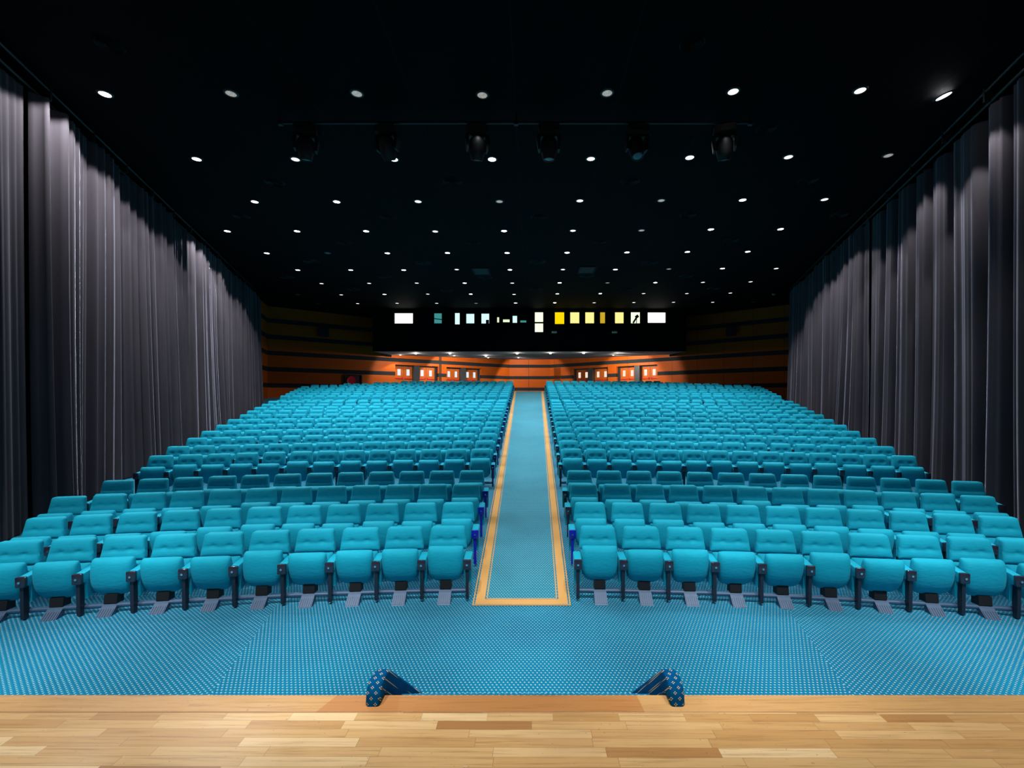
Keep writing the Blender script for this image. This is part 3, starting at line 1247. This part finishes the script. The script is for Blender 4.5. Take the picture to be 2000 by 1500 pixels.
for i in range(4):
    j = (i + 1) % 4
    bm.faces.new((o4[i], o4[j], i4[j], i4[i]))
    bm.faces.new((o4[j], o4[i], o4[4 + i], o4[4 + j]))
    bm.faces.new((i4[i], i4[j], i4[4 + j], i4[4 + i]))
    bm.faces.new((o4[4 + j], o4[4 + i], i4[4 + i], i4[4 + j]))
bmesh.ops.recalc_face_normals(bm, faces=bm.faces)
obj('cabinet', bm, M['maroon'], t)
bm = bmesh.new()
lathe(bm, [(0, .13), (.05, .13), (.06, .11), (.24, .105), (.285, .12), (.295, .10), (.295, .03), (0, .03)], 28, M4=Matrix.Translation((-.13, 0, 0)) @ Matrix.Rotation(PI / 2, 4, 'X'))
obj('reel', bm, M['red'], t, smooth=35)
bm = bmesh.new()
tube(bm, (.22, -.07, .16), (.36, -.07, .16), .03, 8)
obj('valve', bm, M['chrome'], t)

# ------------------------------------------------------------------ curtains
def on_line(p, q, px):
    return hit(p, q, px)


CLP, CLQ = Vector((-8.2 + 0.354 * 3.6, 3.5)), Vector((-14.15, 23.9))
CRP, CRQ = Vector((7.84 - 0.3247 * 3.83, 3.5)), Vector((12.75, 22.3))


def curtain(P, Q, s0, s1, inward, seed, deep, wmin, wmax, amp, lean=0.0):
    """P,Q floor line, s0..s1 metres along it, inward = unit normal towards the hall; deep = [(s, width, depth)]"""
    rnd = random.Random(seed)
    d = (Q - P).normalized()
    folds = []
    s = s0
    while s < s1:
        w = rnd.uniform(wmin, wmax)
        folds.append((s, w, rnd.uniform(0.45, 1.0) * amp, rnd.uniform(-1, 1)))
        s += w
    step = 0.028
    n = int((s1 - s0) / step)
    hs = [0.0, 0.02, 0.05, 0.09, 0.14, 0.22, 0.32, 0.45, 0.6, 0.75, 0.88, 0.95, 1.0]
    phs = [rnd.uniform(0, 6.28) for _ in range(6)]

    def off(s, h):
        k = 0
        lo, hi = 0, len(folds) - 1
        while lo < hi:
            mid = (lo + hi + 1) // 2
            if folds[mid][0] <= s:
                lo = mid
            else:
                hi = mid - 1
        a, w, am, sk = folds[lo]
        t = min(max((s - a) / w, 0), 1)
        t = t ** (1 + 0.35 * sk)
        v = am * (math.sin(PI * t) ** 0.85)
        v += am * 0.16 * math.sin(2 * PI * t * 3 + sk * 3)
        for c, wd, dp in deep:
            v -= dp * math.exp(-((s - c) / wd) ** 4)
        return v * (0.9 + 0.3 * (1 - h)) + 0.03 * math.sin(s * 1.3 + phs[0])
    bm = bmesh.new()
    rows = []
    ztop = CEIL - 0.30
    for h in hs:
        row = []
        for i in range(n + 1):
            s = s0 + i * step
            flare = (1 - h) ** 2.2
            drift = flare * (0.16 * math.sin(s * 0.9 + phs[1]) + 0.10 * math.sin(s * 2.3 + phs[2])) + 0.05 * math.sin(h * 3 + phs[3] + s * 0.6)
            o = off(s, h) + 0.05 * flare
            c = P + d * (s + drift * min(1.0, (s - s0) / 0.6, (s1 - s) / 0.6)) + inward * o
            zf = floor_z(c.y) + 0.02
            row.append(bm.verts.new((c.x, c.y, zf + (ztop - zf) * h)))
        rows.append(row)
    for a, b in zip(rows, rows[1:]):
        for i in range(n):
            bm.faces.new((a[i], a[i + 1], b[i + 1], b[i]))
    return bm


def s_of(P, Q, px):
    return (hit(P, Q, px) - P).length


nL = Vector((0.943, 0.333))
nL = Vector(((CLQ - CLP).y, -(CLQ - CLP).x)).normalized()
nR = Vector((-(CRQ - CRP).y, (CRQ - CRP).x)).normalized()
LT, RT = (CLQ - CLP).length, (CRQ - CRP).length
sA = s_of(CLP, CLQ, 38)
sA2 = s_of(CLP, CLQ, 74)
sB = s_of(CLP, CLQ, 344)
deepL = [(sA, 0.09, 0.5), (sA2, 0.055, 0.35)]
tag(obj('stage_curtain', curtain(CLP, CLQ, 0.0, sA, nL, 11, [], .10, .22, .06), M['curtain'], smooth=0), 'grey floor-length curtain nearest the stage, on the left wall', 'curtain', 'grey wall curtains')
tag(obj('stage_curtain', curtain(CLP - nL * .0, CLQ, sA + .12, sB, nL, 12, [(sA2, .055, .35)], .15, .38, .30), M['curtain'], smooth=0), 'long grey curtain in the middle of the left wall', 'curtain', 'grey wall curtains')
tag(obj('stage_curtain', curtain(CLP, CLQ, sB + .04, LT, nL, 13, [], .15, .36, .30), M['curtain'], smooth=0), 'grey curtain at the rear end of the left wall, beside the back rows', 'curtain', 'grey wall curtains')
darkR = [(1696, 8), (1729, 9), (1753, 8), (1786, 8), (1818, 8), (1855, 14), (1920, 20), (1969, 13)]
deepR = []
for px, w in darkR:
    a, b = s_of(CRP, CRQ, px - w / 2), s_of(CRP, CRQ, px + w / 2)
    deepR.append(((a + b) / 2, abs(a - b) * .62, 0.30))
sC, sD = s_of(CRP, CRQ, 1920), s_of(CRP, CRQ, 1705)
tag(obj('stage_curtain', curtain(CRP, CRQ, 0.0, sC - .05, nR, 21, deepR, .12, .32, .07), M['curtain'], smooth=0), 'grey floor-length curtain nearest the stage, on the right wall', 'curtain', 'grey wall curtains')
tag(obj('stage_curtain', curtain(CRP, CRQ, sC + .05, sD - .04, nR, 22, deepR, .12, .32, .07), M['curtain'], smooth=0), 'grey curtain with wide flat pleats in the middle of the right wall', 'curtain', 'grey wall curtains')
tag(obj('stage_curtain', curtain(CRP + nR * .04, CRQ + nR * .04, sD + .04, RT, nR, 23, deepR, .15, .36, .27), M['curtain'], smooth=0), 'finely folded grey curtain at the rear end of the right wall', 'curtain', 'grey wall curtains')

for P, Q, nn, sd in ((CLP, CLQ, nL, 'left'), (CRP, CRQ, nR, 'right')):
    t = thing('curtain_track', f'dark steel double curtain track under the ceiling along the {sd} wall', 'curtain track')
    for z, off in ((CEIL - 0.07, 0.16), (CEIL - 0.235, 0.07)):
        bm = bmesh.new()
        a, b = P + nn * off, Q + nn * off
        tube(bm, (a.x, a.y, z), (b.x, b.y, z), 0.026, 10)
        obj('rail', bm, M['pipe'], t, smooth=50)
    L = (Q - P).length
    d = (Q - P).normalized()
    k = 2.0
    while k < L:
        c = P + d * k
        bm = bmesh.new()
        e = c + nn * .115
        m4 = Matrix.Translation((e.x, e.y, CEIL - 0.13)) @ Matrix.Rotation(math.atan2(d.y, d.x), 4, 'Z')
        box(bm, -.025, .025, -.075, .075, -.12, .125, bevel=.008, M4=m4)
        obj('bracket', bm, M['pipe'], t)
        k += 1.35

# ------------------------------------------------------------------ ceiling fittings
RN = ['', 'front', 'second', 'third', 'fourth', 'fifth', 'sixth', 'seventh', 'eighth', 'ninth']
LIGHTS = [
    [(205, 183, 'b'), (451, 182, 'd'), (697, 182, 'd'), (942, 185, 'd'), (1186, 181, 'd'), (1432, 178, 'm'), (1680, 176, 'm'), (1843, 182, 'B')],
    [(384, 310, 'b'), (577, 310.5, 'm'), (769, 310.5, 'b'), (961, 310.5, 'b'), (1154, 309.5, 'm'), (1347, 307, 'b'), (1540, 306, 'm'), (1735, 303, 'd')],
    [(497.5, 393.5, 'b'), (657.5, 393.5, 'b'), (816.5, 393, 'm'), (975.5, 393, 'd'), (1132.5, 391.5, 'm'), (1291.5, 391, 'd'), (1450.5, 390, 'b'), (1610.5, 389, 'm')],
    [(444, 451, 'b'), (580, 451, 'b'), (715, 451, 'b'), (850, 451.5, 'm'), (984.5, 450.5, 'b'), (1119, 450, 'm'), (1253, 449.5, 'd'), (1388.5, 447.5, 'b'), (1524.5, 447, 'b')],
    [(521, 494, 'b'), (640, 494, 'o'), (756.5, 494, 'b'), (874, 493.5, 'b'), (990.5, 493.5, 'b'), (1107.5, 493, 'b'), (1224.5, 492.5, 'b'), (1342.5, 491.5, 'b'), (1460.5, 491, 'b')],
    [(581.5, 527, 'b'), (685, 527, 'b'), (788.5, 527, 'b'), (892, 526, 'm'), (996, 526.5, 'b'), (1099.5, 526, 'm'), (1202, 526, 'b'), (1306.5, 525, 'd'), (1411, 524, 'b'), (1516, 524, 'm')],
    [(628, 553.5, 'm'), (721, 553, 'm'), (814, 552.5, 'm'), (907.5, 552.5, 'b'), (1000.5, 552.5, 'm'), (1093, 552, 'b'), (1186.5, 552, 'd'), (1280, 551.5, 'b'), (1373, 551, 'm'), (1466, 550, 'm')],
    [(582, 575, 'o'), (666.5, 575.5, 'm'), (751, 574.5, 'b'), (835.5, 574, 'm'), (919.5, 574, 'b'), (1004, 574.5, 'm'), (1088.5, 573.5, 'b'), (1172.5, 573, 'b'), (1257, 573, 'm'), (1341.5, 573, 'm'), (1426.5, 572, 'm')],
    [(621.5, 593, 'o'), (698.5, 592.5, 'm'), (775.5, 592, 'm'), (853, 592, 'm'), (930, 592, 'd'), (1007, 591.5, 'b'), (1083.5, 591, 'b'), (1160.5, 591, 'm'), (1238, 590.5, 'm'), (1315.5, 590, 'm'), (1392, 590, 'm'), (1471, 589.5, 'o')],
]
MATS = {'b': 'lamp_bright', 'B': 'lamp_bright', 'm': 'lamp_mid', 'd': 'lamp_dim', 'o': 'lamp_off'}
STATE = {'b': 'bright white', 'B': 'large glaring white', 'm': 'softly lit white', 'd': 'dim greyish', 'o': 'unlit'}
POWER = {'b': 1.0, 'B': 1.5, 'm': 0.55, 'd': 0.12, 'o': 0.0}
bm = bmesh.new()
lathe(bm, [(0.088, 0.0), (0.088, -0.016), (0.112, -0.014), (0.122, 0.0)], 24)
ME['ring'] = mesh_from(bm, 'trim_ring', M['trimring'], 40)
for k in set(MATS.values()):
    bm = bmesh.new()
    lathe(bm, [(0.0, -0.013), (0.05, -0.012), (0.089, -0.008), (0.089, 0.0)], 24)
    ME['lens_' + k] = mesh_from(bm, 'lens', M[k], 40)

SPOT = []
for r, row in enumerate(LIGHTS):
    for i, (px, py, st) in enumerate(row):
        c = on_ceiling(px, py)
        lab = f'{STATE[st]} round ceiling downlight, {RN[r + 1]} row from the stage, {ORD[i + 1]} from the left'
        t = thing('ceiling_downlight', lab, 'light', c, 0, 'round ceiling downlights')
        if st == 'B':
            t.rotation_euler = (0.0, -0.30, 0)
            t.scale = (1.25, 1.25, 1.0)
            t.location.z -= 0.045
        obj('trim_ring', ME['ring'], parent=t)
        obj('lens', ME['lens_' + MATS[st]], parent=t)
        if POWER[st] > 0:
            SPOT.append((c, POWER[st], r, i))

VENTS = [(214, 88), (1352, 84), (612, 253), (1497, 251), (536, 356), (883, 355.5), (1231, 354), (1578, 352), (471, 422), (758, 424), (1052, 423), (1344, 419), (1640, 419),
         (674, 474), (923, 474), (1172, 472), (1428, 469), (607, 510), (827, 513), (1050, 511), (1270, 512), (560, 541), (752, 540), (948, 541), (1146, 539), (1340, 539),
         (690, 565), (872, 567), (1046, 564), (1224, 565), (1394, 563)]
bm = bmesh.new()
prof = []
for k in range(5):
    r0 = 0.30 - k * 0.058
    prof += [(r0, -0.012), (r0 - 0.012, -0.030), (r0 - 0.030, -0.010), (r0 - 0.052, -0.004)]
prof = [(0.335, 0.0), (0.325, -0.014)] + prof + [(0.0, -0.006)]
lathe(bm, prof, 28)
ME['vent'] = mesh_from(bm, 'air_vent', M['vent'], 40)
vrows = {}
key, prev = 0, None
for px, py in sorted(VENTS, key=lambda q: q[1]):
    if prev is not None and py - prev > 12:
        key += 1
    prev = py
    vrows.setdefault(key, []).append((px, py))
vn = 0
for ky in sorted(vrows):
    vn += 1
    for i, (px, py) in enumerate(sorted(vrows[ky])):
        o = obj('air_vent', ME['vent'], loc=on_ceiling(px, py))
        q = 0.58 if py < 300 else (0.72 if py < 480 else 0.95)
        o.scale = (q, q, 1)
        tag(o, f'round black ceiling air vent, {RN[vn] if vn < 10 else ORD[vn]} vent row from the stage, {ORD[i + 1]} from the left', 'vent', 'round ceiling air vents')
for px, py, lab in ((940, 530, 'left'), (1146, 527.5, 'right')):
    c = on_ceiling(px, py)
    t = thing('return_grille', f'rectangular black ceiling grille behind the lights, {lab} of the aisle line', 'vent', c, 0, 'rectangular ceiling grilles')
    bm = bmesh.new()
    for q in ((-.35, .35, -.55, -.49), (-.35, .35, .49, .55), (-.35, -.29, -.49, .49), (.29, .35, -.49, .49)):
        box(bm, q[0], q[1], q[2], q[3], -.03, 0)
    bmesh.ops.remove_doubles(bm, verts=bm.verts, dist=1e-4)
    obj('frame', bm, M['vent'], t)
    obj('louvre', bx(-.29, .29, -.49, .49, -.012, -.002), M['black'], t)
c = on_ceiling(1511, 573)
t = thing('security_dome', 'small glassy camera dome on the ceiling near the right curtain end', 'camera', c)
bm = bmesh.new()
lathe(bm, [(0.13, 0), (0.13, -.03), (0.10, -.035), (0.10, -.01)], 24)
obj('mount', bm, M['trimring'], t, smooth=40)
bm = bmesh.new()
lathe(bm, [(0.098, -.03), (.09, -.07), (.06, -.105), (0, -.12)], 24)
obj('bubble', bm, M['glass'], t, smooth=60)

# lighting bar with six moving heads
PY = 8.7
pa, pb = at(545, 240, PY), at(1470, 236, PY)
PZ = pa.z
t = thing('lighting_bar', 'thin dark steel lighting bar hung across the front of the ceiling', 'lighting bar', (0, 0, 0))
bm = bmesh.new()
tube(bm, (pa.x, PY, PZ), (pb.x, PY, PZ), 0.024, 12)
obj('pipe', bm, M['pipe'], t, smooth=50)
for px in (548, 1008, 1465):
    c = at(px, 240, PY)
    bm = bmesh.new()
    box(bm, c.x - .04, c.x + .04, PY - .035, PY + .035, PZ - .045, PZ + .045, bevel=.008)
    tube(bm, (c.x, PY, PZ + .03), (c.x, PY, CEIL), .014, 8)
    obj('hanger', bm, M['pipe'], t)


def head_meshes():
    out = {}
    bm = bmesh.new()
    prism(bm, [(-.20, -.05), (-.19, -.15), (.19, -.15), (.20, -.05), (.17, -.02), (-.17, -.02)], 'y', -.15, .15)
    out['base'] = mesh_from(bm, 'base', M['blackgloss'])
    bm = bmesh.new()
    prism(bm, [(-.21, -.17), (.21, -.17), (.23, -.26), (.20, -.46), (.165, -.46), (.165, -.26), (.15, -.215), (-.15, -.215), (-.165, -.26), (-.165, -.46), (-.20, -.46), (-.23, -.26)], 'y', -.07, .07)
    out['yoke'] = mesh_from(bm, 'yoke', M['blackgloss'])
    bm = bmesh.new()
    lathe(bm, [(0, .20), (.08, .20), (.135, .15), (.15, .05), (.145, -.08), (.12, -.17), (.105, -.21), (.09, -.21), (.09, -.19)], 24)
    out['head'] = mesh_from(bm, 'head', M['blackgloss'], 40)
    bm = bmesh.new()
    lathe(bm, [(.09, -.195), (.06, -.208), (0, -.214)], 24)
    out['lens'] = mesh_from(bm, 'lens', M['glass'], 60)
    bm = bmesh.new()
    box(bm, -.12, -.08, -.03, .03, -.02, .045, bevel=.006)
    out['clamp'] = mesh_from(bm, 'clamp', M['pipe'])
    return out


HM = head_meshes()
for i, (px, rz, tilt, roll) in enumerate(((597, .35, .25, 0), (757, -.2, .5, 0), (932, .25, .35, 0), (1072, 0.0, .10, 0), (1243, 0.1, -.35, 0), (1415, -.3, .3, 0))):
    c = at(px, 240, PY)
    t = thing('moving_head_spotlight', f'black moving-head light under the lighting bar, {ORD[i + 1]} from the left', 'stage light', (c.x, PY, PZ - 0.072), rz, 'moving-head lights on the bar')
    obj('base', HM['base'], parent=t)
    y = obj('yoke', HM['yoke'], parent=t)
    h = obj('head', HM['head'], parent=t, loc=(0, 0, -.41), rot=(tilt, 0, 0))
    obj('lens', HM['lens'], parent=h)
    obj('clamp', HM['clamp'], parent=t)
    obj('clamp', HM['clamp'], parent=t, loc=(.2, 0, 0))

# lamps in the soffit under the booth
SOF = [(812, 689.5, 'b'), (782, 692.8, 'm'), (879, 689.5, 'b'), (887, 694, 'm'), (949, 694, 'b'), (953.5, 698, 'm'), (1010, 689.5, 'b'), (1012.5, 698, 'm'),  # leftmost soft lamp is added to wash the wall beside it
       (1075, 689, 'b'), (1140, 688.5, 'b'), (1198, 693, 'm'), (1206, 688.7, 'm')]
k_s = slope
bm = bmesh.new()
lathe(bm, [(0.0, -0.075), (0.05, -0.065), (0.085, -0.03), (0.09, 0.0)], 20)
ME['sof_b'] = mesh_from(bm, 'lens', M['lamp_bright'], 60)
bm = bmesh.new()
lathe(bm, [(0.0, -0.05), (0.05, -0.045), (0.085, -0.02), (0.09, 0.0)], 20)
ME['sof_m'] = mesh_from(bm, 'lens', M['lamp_mid'], 60)
SOFP = []
for i, (px, py, st) in enumerate(sorted(SOF)):
    # sight line meets the sloping soffit: CAMZ+(VY-py)/F*y = BZ+(y-BY)*slope
    a = (VY - py) / F
    y = (BZ - BY * k_s - CAMZ) / (a - k_s)
    y = max(BY + 0.25, min(y, 36.8))
    x = (px - VX) / F * y
    z = BZ + (y - BY) * k_s
    t = thing('soffit_downlight', f'{"bright" if st == "b" else "small soft"} downlight under the projection booth, {ORD[i + 1]} from the left', 'light', (x, y, z), 0, 'downlights under the booth')
    obj('trim_ring', ME['ring'], parent=t)
    obj('lens', ME['sof_' + st], parent=t)
    SOFP.append((Vector((x, y, z)), st))

# ------------------------------------------------------------------ lamps
def spot(name, loc, energy, angle, blend, color=(1, 1, 1), aim=None, size=0.09):
    l = bpy.data.lights.new(name, 'SPOT')
    l.energy = energy
    l.spot_size = math.radians(angle)
    l.spot_blend = blend
    l.color = color
    l.shadow_soft_size = size
    o = bpy.data.objects.new(name, l)
    o.location = loc
    if aim is not None:
        d = Vector(aim) - Vector(loc)
        o.rotation_euler = d.to_track_quat('-Z', 'Y').to_euler()
    link(o)
    return o


for c, pw, r, i in SPOT:
    edge = (i == 0 or i >= len(LIGHTS[r]) - 1) and pw == 1.0
    col = (0.93, 0.97, 1.0)
    if edge:
        spot('downlight_lamp', c - Vector((0, 0, 0.05)), 480.0, 131, 0.1, col)
    elif i == len(LIGHTS[r]) - 1 and r < 3:
        spot('downlight_lamp', c - Vector((0, 0, 0.05)), 480.0 * max(pw, 0.6), 94, 0.25, col)
    else:
        spot('downlight_lamp', c - Vector((0, 0, 0.05)), 410.0 * pw, 78, 0.5, col)
for p, st in SOFP:
    l = bpy.data.lights.new('soffit_lamp', 'POINT')
    l.energy = 24.0 if st == 'b' else 8.0
    l.color = (1.0, 0.92, 0.80)
    l.shadow_soft_size = 0.05
    q = bpy.data.objects.new('soffit_lamp', l)
    q.location = p - Vector((0, 0, 0.15))
    link(q)
    aim = None
    if abs(p.x + 7.4) < 0.6 and st == 'b':
        aim = (-8.5, 33.2, 3.6)
    elif -5.9 < p.x < -4.5 and st == 'm':
        aim = (-5.9, 34.9, 3.4)
    elif abs(p.x) < 1.6 and st == 'm':
        aim = (0.0, 38.2, 3.0)
    elif p.x > 5.2:
        aim = (7.1, 33.3, 3.7)
    e = (60.0 if st == 'b' else 90.0) * (5.0 if aim else 1.0)
    spot('soffit_lamp', p - Vector((0, 0, 0.14)), e, 104 if aim else 124, 0.25, (1.0, 0.90, 0.76), aim=aim, size=0.05)
# stage lamps above the apron, outside the frame
for X in (-6.0, -4.0, -2.0, 0, 2.0, 4.0, 6.0):
    spot('stage_lamp', (X, 1.6, CEIL - 0.25), 1150.0, 46, 0.5, (0.97, 0.98, 1.0), aim=(X * 1.1, 4.3, 0.4), size=0.15)
for X in (-2.6, 0, 2.6):
    spot('stage_lamp', (X, 0.4, CEIL - 0.25), 190.0, 70, 0.5, (1.0, 0.95, 0.86), aim=(X, 1.4, STAGE), size=0.15)

w = bpy.data.worlds.new('World')
scene.world = w
w.use_nodes = True
w.node_tree.nodes['Background'].inputs[0].default_value = (0.55, 0.75, 1.0, 1)
w.node_tree.nodes['Background'].inputs[1].default_value = 0.02

# ------------------------------------------------------------------ camera
cam = bpy.data.cameras.new('camera')
cam.sensor_fit = 'HORIZONTAL'
cam.sensor_width = 36.0
cam.lens = 36.0 * F / 2000.0
cam.shift_x = -(VX - 1000.0) / 2000.0
cam.shift_y = (VY - 750.0) / 2000.0
cam.clip_start = 0.05
cam.clip_end = 200
co = bpy.data.objects.new('camera', cam)
co.location = (0, 0, CAMZ)
co.rotation_euler = (PI / 2, 0, 0)
link(co)
scene.camera = co

# ------------------------------------------------------------------ real size: everything times S
for me in bpy.data.meshes:
    me.transform(Matrix.Scale(S, 4))
for o in bpy.data.objects:
    o.location = o.location * S
for l in bpy.data.lights:
    l.shadow_soft_size *= S
    l.energy *= S * S

vs = scene.view_settings
vs.view_transform = 'Standard'
vs.look = 'None'
vs.exposure = 0.0
vs.gamma = 1.0
vs.use_curve_mapping = False
scene.cycles.use_denoising = True
scene.cycles.adaptive_threshold = 0.02
scene.cycles.max_bounces = 4
scene.cycles.diffuse_bounces = 3
scene.cycles.glossy_bounces = 2
scene.cycles.sample_clamp_indirect = 4.0
